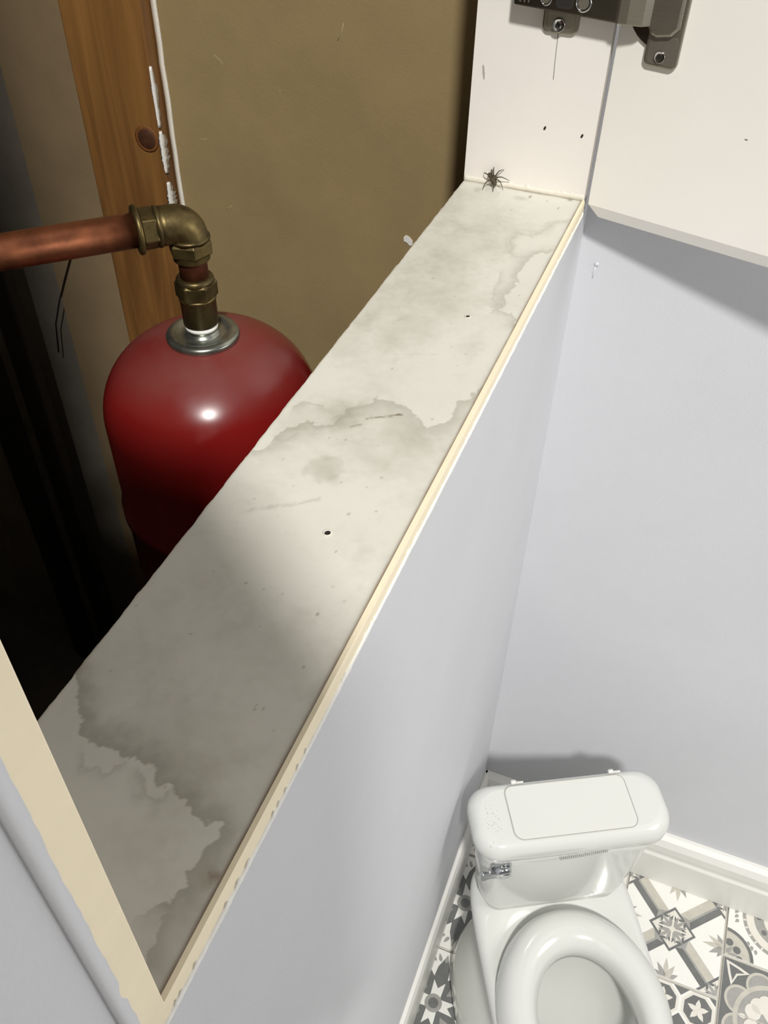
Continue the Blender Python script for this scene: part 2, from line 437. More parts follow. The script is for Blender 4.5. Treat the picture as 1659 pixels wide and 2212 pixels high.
def build_ledge():
    nx, ny = 150, 940
    xs = np.linspace(-1.0, -0.012, nx); ys = np.linspace(-6.30, 0.0, ny)
    X, Y = np.meshgrid(xs, ys)            # rows = y
    jx = (fbm(X, Y, 20, 11, 5) - 0.5) * 0.06; jy = (fbm(X, Y, 20, 23, 5) - 0.5) * 0.11
    Xj, Yj = X + jx, Y + jy
    grey = np.zeros(X.shape); brown = np.zeros(X.shape); cloud = np.zeros(X.shape)

    def stain(pts, side, w, k, back=0.0):
        nonlocal grey
        d, s = poly_dist(Xj, Yj, pts)
        d = d * (0.75 + 0.5 * fbm(X, Y, 9, 31))
        sg = d * np.where(s == 0, 1, s) * side
        a = np.where(sg > 0, np.clip(sg / 0.006, 0, 1) * np.exp(-(sg / w) ** 1.5), back * np.exp(-((-sg) / (w * .5)) ** 2))
        grey = np.maximum(grey, k * a)

    stain(S1, 1, 0.085, 0.62); stain(S1b, -1, 0.03, 0.32); stain(S1c, -1, 0.03, 0.35); stain(S1d, 1, 0.10, 0.5)
    stain(S2, -1, 0.10, 0.46); stain(S2b, -1, 0.09, 0.5); stain(S2c, -1, 0.07, 0.42); stain(S2d, -1, 0.05, 0.38)
    stain(S3a, 1, 0.03, 0.42); stain(S3a, -1, 0.03, 0.30); stain(S3b, -1, 0.06, 0.44); stain(S3c, 1, 0.05, 0.30)

    def blob(cx, cy, rx, ry, k, hard=2, target='c'):
        nonlocal grey, cloud, brown
        q = np.hypot((Xj - cx) / rx, (Yj - cy) / ry)
        a = k * np.exp(-q ** hard)
        if target == 'c': cloud = np.maximum(cloud, a)
        elif target == 'g': grey = np.maximum(grey, a)
        else: brown = np.maximum(brown, a)
    blob(-0.576, -3.76, 0.105, 0.12, 0.42, 8)                                  # round cup mark
    for cx, cy, rx, ry, k in ((-0.62, -2.25, .16, .22, .40), (-0.70, -2.45, .14, .16, .3), (-0.20, -2.36, .07, .2, .3), (-0.736, -1.65, .25, .5, .42), (-0.57, -1.8, .22, .3, .42), (-0.70, -3.28, .14, .16, .45), (-0.93, -2.35, .10, .3, .4), (-0.9, -2.66, .12, .2, .35), (-0.32, -3.32, .12, .2, .25), (-0.80, -4.1, .2, .4, .25), (-0.9, -0.5, .2, .5, .18), (-0.3, -5.5, .18, .22, .35), (-0.6, -0.9, .3, .4, .2), (-0.33, -3.55, .2, .3, .2), (-0.86, -3.5, .14, .2, .35)):
        blob(cx, cy, rx, ry, k * 1.1)
    mott = fbm(X, Y, 26, 55, 3)
    cloud = np.clip(cloud + (mott - 0.5) * 0.28 + (fbm(X, Y, 2.2, 71) - 0.48) * 0.8, 0, 1) * (0.4 + 1.1 * fbm(X, Y, 7, 81))

    def line(pts, w, k, tgt='g'):
        nonlocal grey, brown
        d, _ = poly_dist(X + (fbm(X, Y, 40, 5) - .5) * .02, Y + (fbm(X, Y, 40, 6) - .5) * .03, pts)
        a = k * np.exp(-(d / w) ** 2) * np.clip(fbm(X, Y, 22, 7) * 2.4 - 0.5, 0, 1)
        if tgt == 'g': grey = np.maximum(grey, a)
        else: brown = np.maximum(brown, a)
    line([(-0.792, -4.196), (-0.678, -4.11), (-0.585, -4.052), (-0.505, -3.985)], 0.012, 0.3)
    line([(-0.53, -3.272), (-0.455, -3.233), (-0.359, -3.168)], 0.010, 1.0); line([(-0.53, -3.272), (-0.359, -3.168)], 0.006, 0.5, 'b')
    line([(-0.585, -3.376), (-0.545, -3.345)], 0.012, 0.9)
    line([(-0.62, -2.62), (-0.38, -2.52)], 0.004, 0.3)
    # dirt along the front edging and the far joint
    brown = np.maximum(brown, np.exp(-((X + 0.012) / 0.012) ** 2) * (0.45 + 0.6 * fbm(X * 0, Y, 6, 91)))
    grey = np.maximum(grey, np.exp(-((X + 0.012) / 0.03) ** 2) * 0.3 * fbm(X, Y, 5, 92))
    brown = np.maximum(brown, np.exp(-(Y / 0.02) ** 2) * 0.55 * np.clip(fbm(X, Y * 0, 9, 95) * 2 - .5, 0, 1))
    brown = np.maximum(brown, np.exp(-((X + 1.0) / 0.008) ** 2) * 0.4)
    blob(-0.056, -5.883, 0.028, 0.036, 0.6, 2, 'b')
    # small specks of dirt
    r = np.random.default_rng(8)
    spots = [(-0.414, -0.094, .012, .030, .8), (-0.105, -0.030, .020, .020, .7), (-0.157, -0.212, .005, .022, .9), (-0.199, -4.671, .007, .012, .8), (-0.84, -0.14, .03, .05, .3), (-0.48, -0.15, .06, .04, .3), (-0.27, -0.12, .007, .015, .6)]
    for _ in range(70):
        spots.append((r.uniform(-.98, -.03), r.uniform(-6.2, -.05), r.uniform(.003, .009), r.uniform(.004, .012), r.uniform(.3, .7)))
    for cx, cy, rx, ry, k in spots:
        q = np.hypot((X - cx) / rx, (Y - cy) / ry)
        grey = np.maximum(grey, k * np.exp(-q ** 3))
    v = np.empty((nx * ny, 3)); v[:, 0] = X.ravel(); v[:, 1] = Y.ravel()
    # chipped rear edge, slightly uneven
    edge = (X.ravel() <= -0.999)
    v[edge, 0] += 0.012 * (fbm(v[edge, 1], v[edge, 1] * 0, 14, 41) - 0.3)
    v[:, 2] = 0
    idx = np.arange(nx * ny).reshape(ny, nx)
    quads = np.stack([idx[:-1, :-1], idx[:-1, 1:], idx[1:, 1:], idx[1:, :-1]], -1).reshape(-1, 4)
    # underside and rear side
    nb = len(v)
    low = np.array([(-1.0, -6.30, -0.115), (-0.012, -6.30, -0.115), (-0.012, 0, -0.115), (-1.0, 0, -0.115)])
    rear_low = v[idx[:, 0]].copy(); rear_low[:, 2] = -0.115
    allv = np.vstack([v, low, rear_low])
    rl = np.arange(ny) + nb + 4
    faces = [tuple(q) for q in quads.tolist()] + [(nb, nb + 3, nb + 2, nb + 1)]
    faces += [(int(idx[k, 0]), int(idx[k + 1, 0]), int(rl[k + 1]), int(rl[k])) for k in range(ny - 1)]
    me = bpy.data.meshes.new("board")
    me.from_pydata((allv * U).tolist(), [], faces)
    me.materials.append(M_LEDGE)
    ca = me.color_attributes.new("stain", 'FLOAT_COLOR', 'POINT')
    buf = np.zeros((len(allv), 4)); buf[:, 3] = 1
    buf[:nx * ny, 0] = np.clip(grey, 0, 1).ravel(); buf[:nx * ny, 1] = np.clip(brown, 0, 1).ravel(); buf[:nx * ny, 2] = np.clip(cloud, 0, .75).ravel()
    ca.data.foreach_set("color", buf.ravel())
    me.update()
    o = bpy.data.objects.new("board", me); COL.objects.link(o)
    return o


ledge = empty("cupboard_ledge", (-0.5, -3.15, -0.115))
tag(ledge, "long white melamine ledge covered in grey water stains above the blue wall", "ledge")
bo = build_ledge(); bo.parent = ledge; bo.location = -Vector(ledge.location)
# front edging strip, tiny unevenness
mb = MB(); R = []
for k in range(160):
    y = -6.42 + 6.42 * k / 159
    e = 0.004 * math.sin(k * 1.7) + 0.003 * math.sin(k * 0.61)
    R.append([(-0.012, y, -0.115), (0.010, y, -0.112 + e), (0.012, y, -0.02), (0.008, y, 0.003), (-0.012, y, 0.004)])
mb.rings(R, True, True, 0, False)
mb.build("edging_strip", M_EDGE, ledge)
# ragged lip of dried wall paint under the strip
mb = MB(); R = []; r = random.Random(3); d = 0.0
for k in range(420):
    y = -6.40 + 6.38 * k / 419
    d = 0.7 * d + 0.3 * r.uniform(0, 1)
    h = 0.022 * d + (0.018 if r.random() < 0.12 else 0)
    t = 0.008 + 0.007 * d
    R.append([(-0.004, y, -0.135), (0.006, y, -0.132 - 0.3 * h), (0.008 + t, y, -0.116), (0.010 + 0.5 * t, y, -0.108 + h), (-0.004, y, -0.10)])
mb.rings(R, True, True, 0, True)
mb.build("paint_lip", M_RAGGED, ledge)


def hole(x, y, z, r, parent, axis=(0, 0, 1), rim=True, name="screw_hole"):
    mb = MB()
    mb.lathe([(r, 0.0008), (r * 0.8, 0.0012), (r * 0.2, 0.0012)], (x, y, z), axis, 14, mi=0, smooth=False)
    if rim:
        A = Vector(axis)
        O = Vector((x, y, z)) + A.orthogonal() * 0
        mb.lathe([(r * 1.25, 0.0002), (r * 1.35, 0.0022), (r * 1.0, 0.003), (r * .98, 0.0005)], O + Vector((-r * .18, r * .1, 0)) * (1 if abs(A.z) > .5 else 0), axis, 14, mi=1, cap0=False, cap1=False)
    return mb.build(name, [M_SLOT, M_CAULK], parent, (x, y, z))


hole(-0.363, -4.19, 0, 0.017, ledge); hole(-0.33, -2.024, 0, 0.015, ledge)

# ================================================================ side panels of the opening
cupboard = empty("cupboard", (-0.5, -3.2, 0.0))
tag(cupboard, "open white wall cupboard with a hinged door above the stained ledge", "cupboard")
mb = MB(); mb.box(-1.0, 0.0, 0.0, 0.125, 0.001, 6.3)
far_panel = mb.build("side_panel", M_WHITE, cupboard)
far_panel["label"] = "white upright panel at the far end of the ledge"
mb = MB(); R = []
r = random.Random(9); h = 0
for k in range(90):
    x = -0.995 + 0.99 * k / 89
    h = 0.85 * h + 0.15 * r.uniform(-1, 1)
    zt = 0.044 + 0.016 * h + (0.012 if k in (34, 35, 47, 48, 74) else 0)
    R.append([(x, 0.0, 0.0), (x, -0.010, 0.001), (x, -0.006, 0.03), (x, -0.003, zt), (x, 0.0, zt + .002)])
mb.rings(R, True, True, 0, True)
mb.build("caulk_bead", M_CAULK, far_panel)
for hx, hz, rr in ((-0.39, 0.508, 0.0), (-0.099, 0.492, 0.0)):
    mb = MB(); mb.prism([(0.009 * math.cos(a) + 0.004 * math.sin(a), 0.016 * math.sin(a)) for a in np.linspace(0, 2 * math.pi, 13)[:-1]], 0, 0.0015, frame((hx, 0, hz), (1, 0, 0), (0, 0, 1), (0, -1, 0)))
    mb.build("screw_hole", M_SLOT, far_panel, (hx, 0, hz))
mb = MB(); mb.tube([(-0.387, -0.0005, 1.17), (-0.383, -0.0005, 1.0), (-0.377, -0.0005, 0.861)], 0.0022, 6)
mb.build("pencil_line", M_PENCIL, far_panel)
mb = MB(); mb.prism([(-0.006, -0.03), (0.004, -0.06), (0.012, -0.065), (0.010, -0.02), (0.0, 0.03), (-0.010, 0.045), (-0.014, 0.03)], 0, 0.001, frame((-0.911, 0, 0.855), (1, 0, 0), (0, 0, 1), (0, -1, 0)))
mb.build("scuff", M_SMUDGE, far_panel)

mb = MB(); mb.box(-1.0, -0.012, -6.415, -6.29, 0.001, ZB); near_panel = mb.build("side_panel", M_WHITE, cupboard)
near_panel["label"] = "near upright panel with a chipped cream front edge"
mb = MB(); mb.box(-0.012, 0.012, -6.415, -6.287, 0.006, ZB); mb.build("edging_strip", M_EDGE, near_panel, bevel=0.006)
mb = MB(); R = []; r = random.Random(5); d = 0
for k in range(60):
    z = 0.006 + 2.5 * k / 59
    d = 0.75 * d + 0.25 * r.uniform(0, 1)
    w = 0.022 + 0.020 * d - (0.014 if 8 < k < 11 else 0)
    R.append([(-0.004, -6.44, z), (0.018, -6.438, z), (0.020, -6.42, z), (0.0165, -6.424 + w, z), (-0.004, -6.42 + w, z)])
mb.rings(R, True, True, 0, True); mb.build("paint_lip", M_WALL, near_panel)


# ================================================================ cupboard door (open) with finger-pull bevel
DD = Vector((0.9698, -0.2437, 0)); DN = Vector((-0.2437, -0.9698, 0))     # along the door, out of its inner face
DP = Vector((0.036, 0.0, 0.0))
MD = frame(DP, DD, (0, 0, 1), DN)       # local: x along, y up, z out of inner face
TH = 0.11; BV = 0.105; BD = 0.05; WD = 3.1; HD = 6.2
mb = MB()
inner = [(0, -0.018), (WD, -0.018), (WD, HD), (0, HD), (0, 0.07)]
outer = [(0.085, -0.018 - BV), (WD, -0.018 - BV), (WD, HD), (-0.012, HD), (-0.012, 0.07)]
vv = [MD @ Vector((x, y, 0)) for x, y in inner] + [MD @ Vector((x, y, -BD)) for x, y in outer] + [MD @ Vector((x, y, -TH)) for x, y in outer]
mb.add(vv, [(0, 1, 2, 3, 4), (14, 13, 12, 11, 10)] + [(r_ + i, r_ + 5 + i, r_ + 5 + (i + 1) % 5, r_ + (i + 1) % 5) for r_ in (0, 5) for i in range(5)])
door = mb.build("door", M_DOOR, cupboard, DP, bevel=0.004)
door["label"] = "open door with a bevelled lower edge"
for (a, z, rx, rz) in ((1.055, 0.731, .012, .004), (0.011, 0.337, .006, .012), (0.10, .25, .004, .003), (0.62, 1.0, .003, .003)):
    mb = MB(); mb.prism([(rx * math.cos(t), rz * math.sin(t)) for t in np.linspace(0, 6.283, 9)[:-1]], 0, 0.0012, frame(MD @ Vector((a, z, 0)), DD, (0, 0, 1), DN))
    mb.build("paint_chip", M_PENCIL if rx > .007 else M_CAULK, door, MD @ Vector((a, z, 0)))

# added unseen door beside the viewer, shades the near end of the ledge
ND = Vector((0.80, -0.60, 0)).normalized()
NP = Vector((0.10, -6.74, 0))
mb = MB(); MDn = frame(NP, ND, (0, 0, 1))
mb.prism([(0.0, -0.02), (1.7, -0.02), (1.8, 3.86), (0.0, 3.86)], 0.0, 0.11, MDn)
mb.build("door", M_DOOR, cupboard, NP, bevel=0.004)["label"] = "added unseen door shading the near end of the ledge"

# ================================================================ concealed hinge
ZC = 1.47; AH = 0.125      # centre height and half height of the arm
MJ = frame((0, 0, ZC), (1, 0, 0), (0, 0, 1), (0, -1, 0))           # local: x right, y up, z off the panel
# arm: an open channel seen from outside, with slots and adjusting screws
mb = MB(); mb.prism([(-0.70, -AH * .9), (0.035, -AH * 1.25), (0.035, AH * 1.25), (-0.70, AH * .9)], 0.085, 0.15, MJ)
hinge = arm = mb.build("hinge", M_NICKEL_D, cupboard, bevel=0.012, bseg=2)
hinge["label"] = "nickel concealed hinge"
# mounting plate with two screw lugs
mb = MB(); mb.prism(rrect(-0.505, -0.245, -0.295, 0.295, 0.05), 0, 0.028, MJ)
plate = mb.build("mounting_plate", M_NICKEL, hinge, bevel=0.01, bseg=2)
mb = MB(); mb.prism(rrect(-0.475, -0.275, -0.262, 0.262, 0.035), 0.028, 0.034, MJ); mb.build("raised_panel", M_NICKEL, hinge, bevel=0.004)


def screw(M, r, parent, dome=0.02):
    """countersunk cross-head screw: rim ring, shallow dished head, cross recess"""
    mb = MB(); mb.lathe([(r, 0), (r, dome * .6), (r * .93, dome), (r * .86, dome * .8), (r * .45, dome * .9), (r * .2, dome * .9)], (0, 0, 0), n=28)
    for k in range(4):
        Mr = Matrix.Rotation(k * math.pi / 4 + 0.4, 4, 'Z')
        q = 1.0 if k % 2 == 0 else 0.6
        mb.box(-r * .58 * q, r * .58 * q, -r * .09 * q, r * .09 * q, dome * .7, dome * (1.02 if k % 2 == 0 else .96), 1, Mr)
    mb.v = [tuple(M @ Vector(p)) for p in mb.v]
    return mb.build("screw", [M_CHROME, M_SLOT], parent, M.translation)


screw(frame((-0.383, -0.034, 1.235), (1, 0, 0), (0, 0, 1), (0, -1, 0)), 0.045, hinge, 0.022)

mb = MB(); mb.prism([(-0.52, -AH * .8), (-0.24, -AH * .8), (-0.24, AH * .8), (-0.52, AH * .8)], 0.03, 0.085, MJ)
mb.build("clip_base", M_NICKEL_D, hinge)
for x in (-0.655, -0.625, -0.595):
    mb = MB(); mb.box(x - .006, x + .006, -.09, .09, .15, .156, 0, MJ); mb.build("rib", M_NICKEL, arm, bevel=0.003)
for x, rr in ((-0.475, 0.043), (-0.215, 0.058)):
    mb = MB()
    mb.lathe([(rr, 0), (rr, .006), (rr * .8, .010), (rr * .74, .002)], MJ @ Vector((x, -0.055, .15)), (0, -1, 0), 24, mi=0, cap0=False, cap1=False)
    mb.lathe([(rr * .76, .001), (rr * .6, .004)], MJ @ Vector((x, -0.055, .15)), (0, -1, 0), 24, mi=1)
    mb.build("adjusting_screw", [M_CHROME, M_NICKEL], arm, MJ @ Vector((x, -0.055, .15)))
mb = MB(); mb.prism(rrect(-0.395, -0.29, -0.095, 0.0, 0.025), .1505, .1525, MJ, 1); mb.prism(rrect(-0.402, -0.283, -0.102, 0.007, 0.03), .15, .1515, MJ, 0)
mb.build("slot", [M_CHROME, M_SLOT], arm)
mb = MB(); mb.lathe([(0.020, -.17), (0.020, .17)], MJ @ Vector((0.045, 0, 0.118)), (0, 0, 1), 16); mb.build("hinge_pin", M_CHROME, hinge)
# crank link between the arm and the cup
MDh = frame(DP + Vector((0, 0, ZC)), DD, (0, 0, 1), DN)             # local on the door
mb = MB()
prof = [(0.012, 0.150), (0.04, 0.158), (0.10, 0.150), (0.20, 0.12), (0.26, 0.05), (0.27, 0.02), (0.245, 0.02), (0.225, 0.06), (0.17, 0.095), (0.10, 0.118), (0.03, 0.115)]
Mx = frame(DP + Vector((0, 0, ZC)), DD, DN, (0, 0, 1))
mb.prism(prof, -0.155, 0.155, Mx); mb.build("crank_link", M_NICKEL, hinge, bevel=0.008)
# cup flange (rounded, sunk) and screw wings
mb = MB()
pts = [(0.20 + 0.225 * math.cos(a), 0.235 * math.sin(a)) for a in np.linspace(0, 2 * math.pi, 41)[:-1]]
pts = [(min(p[0], 0.40), p[1]) for p in pts]
mb.prism([(0.33 - 0.295 * math.cos(a), 0.305 * math.sin(a)) for a in np.linspace(-math.pi / 2 + .02, math.pi / 2 - .02, 24)], 0.0, 0.022, MDh)
cup = mb.build("cup_flange", M_NICKEL_D, hinge, bevel=0.006)
mb = MB(); mb.prism(rrect(0.225, 0.468, -0.405, 0.405, 0.045), 0.0, 0.036, MDh)
wing = mb.build("cup_wing", M_NICKEL, hinge, bevel=0.012, bseg=2)
mb = MB(); mb.prism(rrect(0.248, 0.448, -0.382, -0.20, 0.03), 0.036, 0.040, MDh); mb.build("pressed_panel", M_NICKEL_P, hinge, bevel=0.003)
mb = MB(); R = []
for t, hh in ((0.0, 0.036), (0.12, 0.062), (0.3, 0.07), (0.5, 0.05), (0.62, 0.036)):
    pass
mb.prism([(0.19, -0.10), (0.25, -0.20), (0.30, -0.215), (0.40, -0.195), (0.445, -0.14), (0.445, 0.14), (0.40, 0.195), (0.30, 0.215), (0.25, 0.20), (0.19, 0.10)], 0.036, 0.075, MDh)
mb.build("cup_bridge", M_NICKEL, hinge, bevel=0.022, bseg=3)
screw(frame(MDh @ Vector((0.341, -0.333, 0.040)), DD, (0, 0, 1), DN), 0.040, hinge, 0.012)


# ================================================================ spider on the caulk joint
def spider():
    mb = MB()
    # body axis runs down-right across the joint; faces right
    def ell(c, r, ax, n=14, k=9):
        A = Vector(ax).normalized(); X = A.orthogonal().normalized(); Y = A.cross(X)
        R = []
        for i in range(k + 1):
            t = math.pi * (0.02 + 0.96 * i / k)
            R.append([Vector(c) + A * (-math.cos(t) * r[0]) + (X * math.cos(q) * r[1] + Y * math.sin(q) * r[2]) * math.sin(t) for q in np.linspace(0, 2 * math.pi, n + 1)[:-1]])
        mb.rings(R)
    B = Vector((-0.748, -0.050, 0.075))
    ax = Vector((0.55, -0.35, -0.62))
    ell(B + Vector((0.012, -0.004, -0.016)), (0.040, 0.024, 0.022), ax)
    ell(B + Vector((-0.022, 0.012, 0.016)), (0.026, 0.020, 0.019), ax)
    h = B + Vector((0.014, 0.0, 0.012))
    ell(h, (0.022, 0.018, 0.016), (1, -0.2, 0.25))
    legs = [  # knee, foot
        (B + Vector((-0.066, 0.00, 0.035)), B + Vector((-0.088, 0.046, 0.005)), (-0.02, 0, .01)),
        (B + Vector((-0.014, 0.00, 0.070)), B + Vector((-0.030, 0.047, 0.035)), (0, 0, .01)),
        (B + Vector((0.004, -0.010, 0.083)), B + Vector((-0.006, 0.048, 0.075)), (0.01, 0, .01)),
        (B + Vector((0.048, -0.002, 0.068)), B + Vector((0.078, 0.047, 0.066)), (0.018, 0, .008)),
        (B + Vector((0.075, -0.012, 0.030)), B + Vector((0.135, 0.034, -0.010)), (0.022, 0, .004)),
        (B + Vector((0.072, -0.020, -0.005)), B + Vector((0.100, -0.010, -0.072)), (0.022, 0, 0)),
        (B + Vector((0.030, -0.050, -0.045)), B + Vector((0.036, -0.085, -0.0735)), (0.016, -.01, -.01)),
        (B + Vector((-0.045, -0.035, -0.030)), B + Vector((-0.055, -0.080, -0.0735)), (-0.012, -.01, -.01)),
    ]
    for kn, ft, off in legs:
        s = B + Vector(off)
        mid = (s + kn) / 2 + Vector((0, -0.006, 0.006)); m2 = (kn + ft) / 2 + Vector((0.0, -0.004, 0.004))
        mb.tube([s, mid, kn, m2, ft], [0.0055, 0.0052, 0.0042, 0.0032, 0.0016], 7)
    o = mb.build("spider", M_SPIDER, None, B)
    return tag(o, "small brown spider clinging to the joint between ledge and far panel", "spider")


spider()

# ================================================================ inside the void: board, stud, panel
board = empty("hardboard_panel", (-2.3, 1.06, -5.0))
tag(board, "large brown hardboard sheet standing behind the ledge beside the pine stud", "board")
mb = MB(); mb.box(-4.44, -0.40, 1.0, 1.12, ZF + .001, 6.2); mb.build("sheet", M_BOARD, board, bevel=0.01)
mb = MB(); R = []
r = random.Random(2)
for k in range(70):
    z = -6 + 12.2 * k / 69; j = r.uniform(-.006, .006)
    R.append([(-4.475 + j, 1.0, z), (-4.43 + j, 0.99, z), (-4.41 + j, 1.0, z), (-4.44, 1.02, z), (-4.47, 1.02, z)])
mb.rings(R, True, True, 0, True); mb.build("white_edge_strip", M_CAULK, board)
mb = MB(); mb.prism([(-.05, .03), (-.03, .055), (.01, .045), (.045, .01), (.05, -.03), (.02, -.05), (-.01, -.02), (-.045, -.01)], 0, .008, frame((-1.811, 1.0, -1.153), (1, 0, 0), (0, 0, 1), (0, -1, 0))); mb.build("paint_dab", M_RAGGED, board, (-1.811, 1.0, -1.153))
rr = random.Random(12)
for cx, cz, ln, an in ((-2.55, 0.62, .16, 1.2), (-3.85, 0.35, .14, -.7), (-4.15, -.5, .12, .2), (-3.9, -1.2, .10, .6), (-3.2, 0.1, .05, .3)):
    mb = MB(); mb.tube([(cx, .9995, cz), (cx + ln * .5 * math.cos(an) + .01, .9995, cz + ln * .5 * math.sin(an)), (cx + ln * math.cos(an), .9995, cz + ln * math.sin(an))], .0025, 5)
    mb.build("scratch", M_SCRATCH, board, (cx, 1, cz))

stud = empty("timber_stud", (-4.96, 0.98, ZF))
tag(stud, "orange pine stud with a dark knot and white plaster smears", "stud")
mb = MB(); mb.box(-5.43, -4.49, 0.85, 1.12, ZF + .001, 6.2); mb.build("timber", M_PINE, stud, bevel=0.02)
mb = MB(); mb.lathe([(0.11, 0), (0.10, .006), (0.02, .008)], (-4.66, 0.85, -0.52), (0, -1, 0), 14, mi=0); mb.lathe([(0.14, 0), (0.125, .003)], (-4.66, 0.85, -0.52), (0, -1, 0), 14, mi=1)
mb.build("knot", [mat("dark_knot", srgb(74, 42, 24), .6, var=.3, vscale=60), mat("knot_ring", srgb(120, 74, 36), .6, var=.2, vscale=60)], stud, (-4.66, .85, -.52))
r = random.Random(21)
for z0, z1, wmax in ((0.20, -0.38, .07), (-0.42, -0.85, .12), (-0.95, -1.3, .13), (-1.35, -1.75, .16)):
    mb = MB(); R = []; n = 16
    for k in range(n):
        t = k / (n - 1); z = z0 + (z1 - z0) * t
        w = wmax * math.sin(math.pi * (0.08 + .84 * t)) * (0.45 + 0.55 * r.random())
        R.append([(-4.49 - w * .35, 0.848, z), (-4.488, 0.838, z), (-4.476, 0.852, z), (-4.478, 0.86 + w, z), (-4.495, .86, z)])
    mb.rings(R, True, True, 0, True); mb.build("plaster_smear", M_RAGGED, stud, (-4.49, .85, z0))

vp = MB(); vp.box(-6.45, -5.45, 0.98, 1.12, ZF + .001, 6.2)
tag(vp.build("backing_panel", M_VOIDPANEL, None, (-5.95, 1.05, ZF)), "dusty brown panel in shade to the left of the pine stud", "board")
for i, (x0, x1, lab) in enumerate(((-7.06, -6.72, "dark upright bar standing in for shade in the void below the copper pipe, nearer the red vessel"), (-7.78, -7.36, "dark upright bar standing in for shade at the left edge of the void below the copper pipe"))):
    b = MB(); b.prism(rrect(x0, x1, 0.42, 0.60, 0.04), ZF, -1.95 - 1.2 * i); o = b.build("dark_shade_bar", M_SHADE_STAND, None, ((x0 + x1) / 2, .5, ZF), bevel=.01)  # upright bars coloured dark, standing in for shade below the copper pipe
    tag(o, lab, "shade bar", "dark shade bars in the void")
b = MB(); b.tube([(-6.10, .96, -2.0), (-6.12, .955, -2.186), (-6.287, .955, -2.5), (-6.472, .955, -2.865), (-6.636, .955, -3.243), (-6.72, .955, -3.7)], 0.010, 8)
tag(b.build("cable", M_CABLE, None, (-6.3, .95, -2.5)), "thin dark cable hanging on the dusty panel behind the copper pipe", "cable")

# ================================================================ expansion vessel
VX, VY, VZ = -1.9, -2.727, -0.085          # centre of the top flange
vessel = empty("expansion_vessel", (VX, VY, -3.0))
tag(vessel, "dusty red steel expansion vessel with a galvanised flange in the dark void", "vessel")
prof = []
RV, HV = 0.735, 0.58
for k in range(0, 19):
    t = math.pi / 2 * k / 18
    prof.append((max(0.12, RV * math.sin(t) ** 0.84), -HV * (1 - math.cos(t))))
prof[0] = (0.12, 0.0)
prof += [(RV, -0.62), (RV, -1.30), (RV + .02, -1.31), (RV + .02, -1.38), (RV, -1.39), (RV, -1.9)]
for k in range(1, 14):
    t = math.pi / 2 * k / 13
    prof.append((max(.05, RV * math.cos(t)), -1.9 - HV * math.sin(t)))
mb = MB(); mb.lathe([(r_, h_) for r_, h_ in reversed(prof)], (VX, VY, VZ - 0.022), n=72)
mb.build("shell", M_RED, vessel)
mb = MB(); mb.lathe([(0.06, -.06), (0.225, -0.045), (0.236, -0.03), (0.236, -0.012), (0.225, 0.004), (0.185, 0.010), (0.165, -0.004), (0.12, -0.008), (0.105, 0.0), (0.10, 0.02)], (VX, VY, VZ), n=56)
flange = mb.build("flange", M_STEEL, vessel)
mb = MB(); mb.lathe([(0.098, 0.0), (0.098, 0.05), (0.09, 0.055)], (VX, VY, VZ), n=32); mb.build("threaded_neck", M_STEEL, flange)
mb = MB(); mb.lathe([(0.098, 0.035), (0.104, .04), (0.106, 0.06), (0.095, .068)], (VX, VY, VZ), n=32); mb.build("sealing_tape", M_RAGGED, flange)
# three feet below, on the void floor, joined by a stand
mb = MB()
for k in range(3):
    a = 2.1 * k + .5
    mb.tube([(VX + .55 * math.cos(a), VY + .55 * math.sin(a), -2.0), (VX + .6 * math.cos(a), VY + .6 * math.sin(a), ZF)], .06, 10)
mb.build("stand", M_SHADE_STAND, vessel)

# ================================================================ pipework
pipe = empty("copper_pipework", (VX, VY, VZ + 0.06))
tag(pipe, "copper pipe with brass elbow and nuts rising from the red vessel", "pipe")
O = (VX, VY, 0)
mb = MB(); mb.lathe([(0.100, -0.02), (0.112, -0.01), (0.112, 0.16), (0.118, 0.165), (0.118, 0.175), (0.106, 0.185)], O, n=36); mb.build("brass_socket", M_BRASS, pipe)
mb = MB(); mb.lathe([(0.112, .172), (0.130, 0.18), (0.134, 0.19), (0.134, 0.275), (0.122, 0.285), (0.10, .29)], O, n=6, hexa=True, rot=.5); mb.lathe([(0.118, .27), (0.118, .30), (0.104, .315), (0.09, .315)], O, n=36)
mb.build("lower_nut", M_BRASS, pipe, bevel=0.008)
mb = MB(); mb.lathe([(0.088, 0.29), (0.088, 0.55)], O, n=36); mb.build("short_pipe", M_COPPER_D, pipe)
mb = MB(); mb.lathe([(0.105, .425), (0.112, 0.43), (0.112, 0.47), (0.12, .475)], O, n=36); mb.lathe([(0.122, .465), (0.136, 0.475), (0.138, 0.54), (0.125, 0.555), (0.10, .56)], O, hexa=True, rot=.2)
mb.build("upper_nut", M_BRASS, pipe, bevel=0.008)
# elbow body: swept quarter turn
PD = Vector((-0.717, -0.697, 0)).normalized(); ZE = 0.655
pts = [Vector((VX, VY, 0.54)), Vector((VX, VY, 0.575))]
pts += [Vector((VX, VY, 0.575)) + PD * (0.085 * (1 - math.cos(t))) + Vector((0, 0, 0.085 * math.sin(t))) for t in np.linspace(0.15, math.pi / 2, 8)]
pts += [pts[-1] + PD * 0.05, pts[-1] + PD * 0.09]
mb = MB(); mb.tube(pts, [0.118, 0.116] + [0.114] * 8 + [0.114, 0.116], 28); mb.lathe([(0.10, .556), (0.126, .558), (0.126, .572), (0.11, .58)], O, n=36)
elbow = mb.build("elbow", M_BRASS, pipe)
E0 = Vector((VX, VY, 0.66)) + PD * 0.16
mb = MB(); mb.lathe([(0.105, 0.0), (0.122, 0.005), (0.122, 0.022), (0.112, 0.03)], E0, PD, 36)
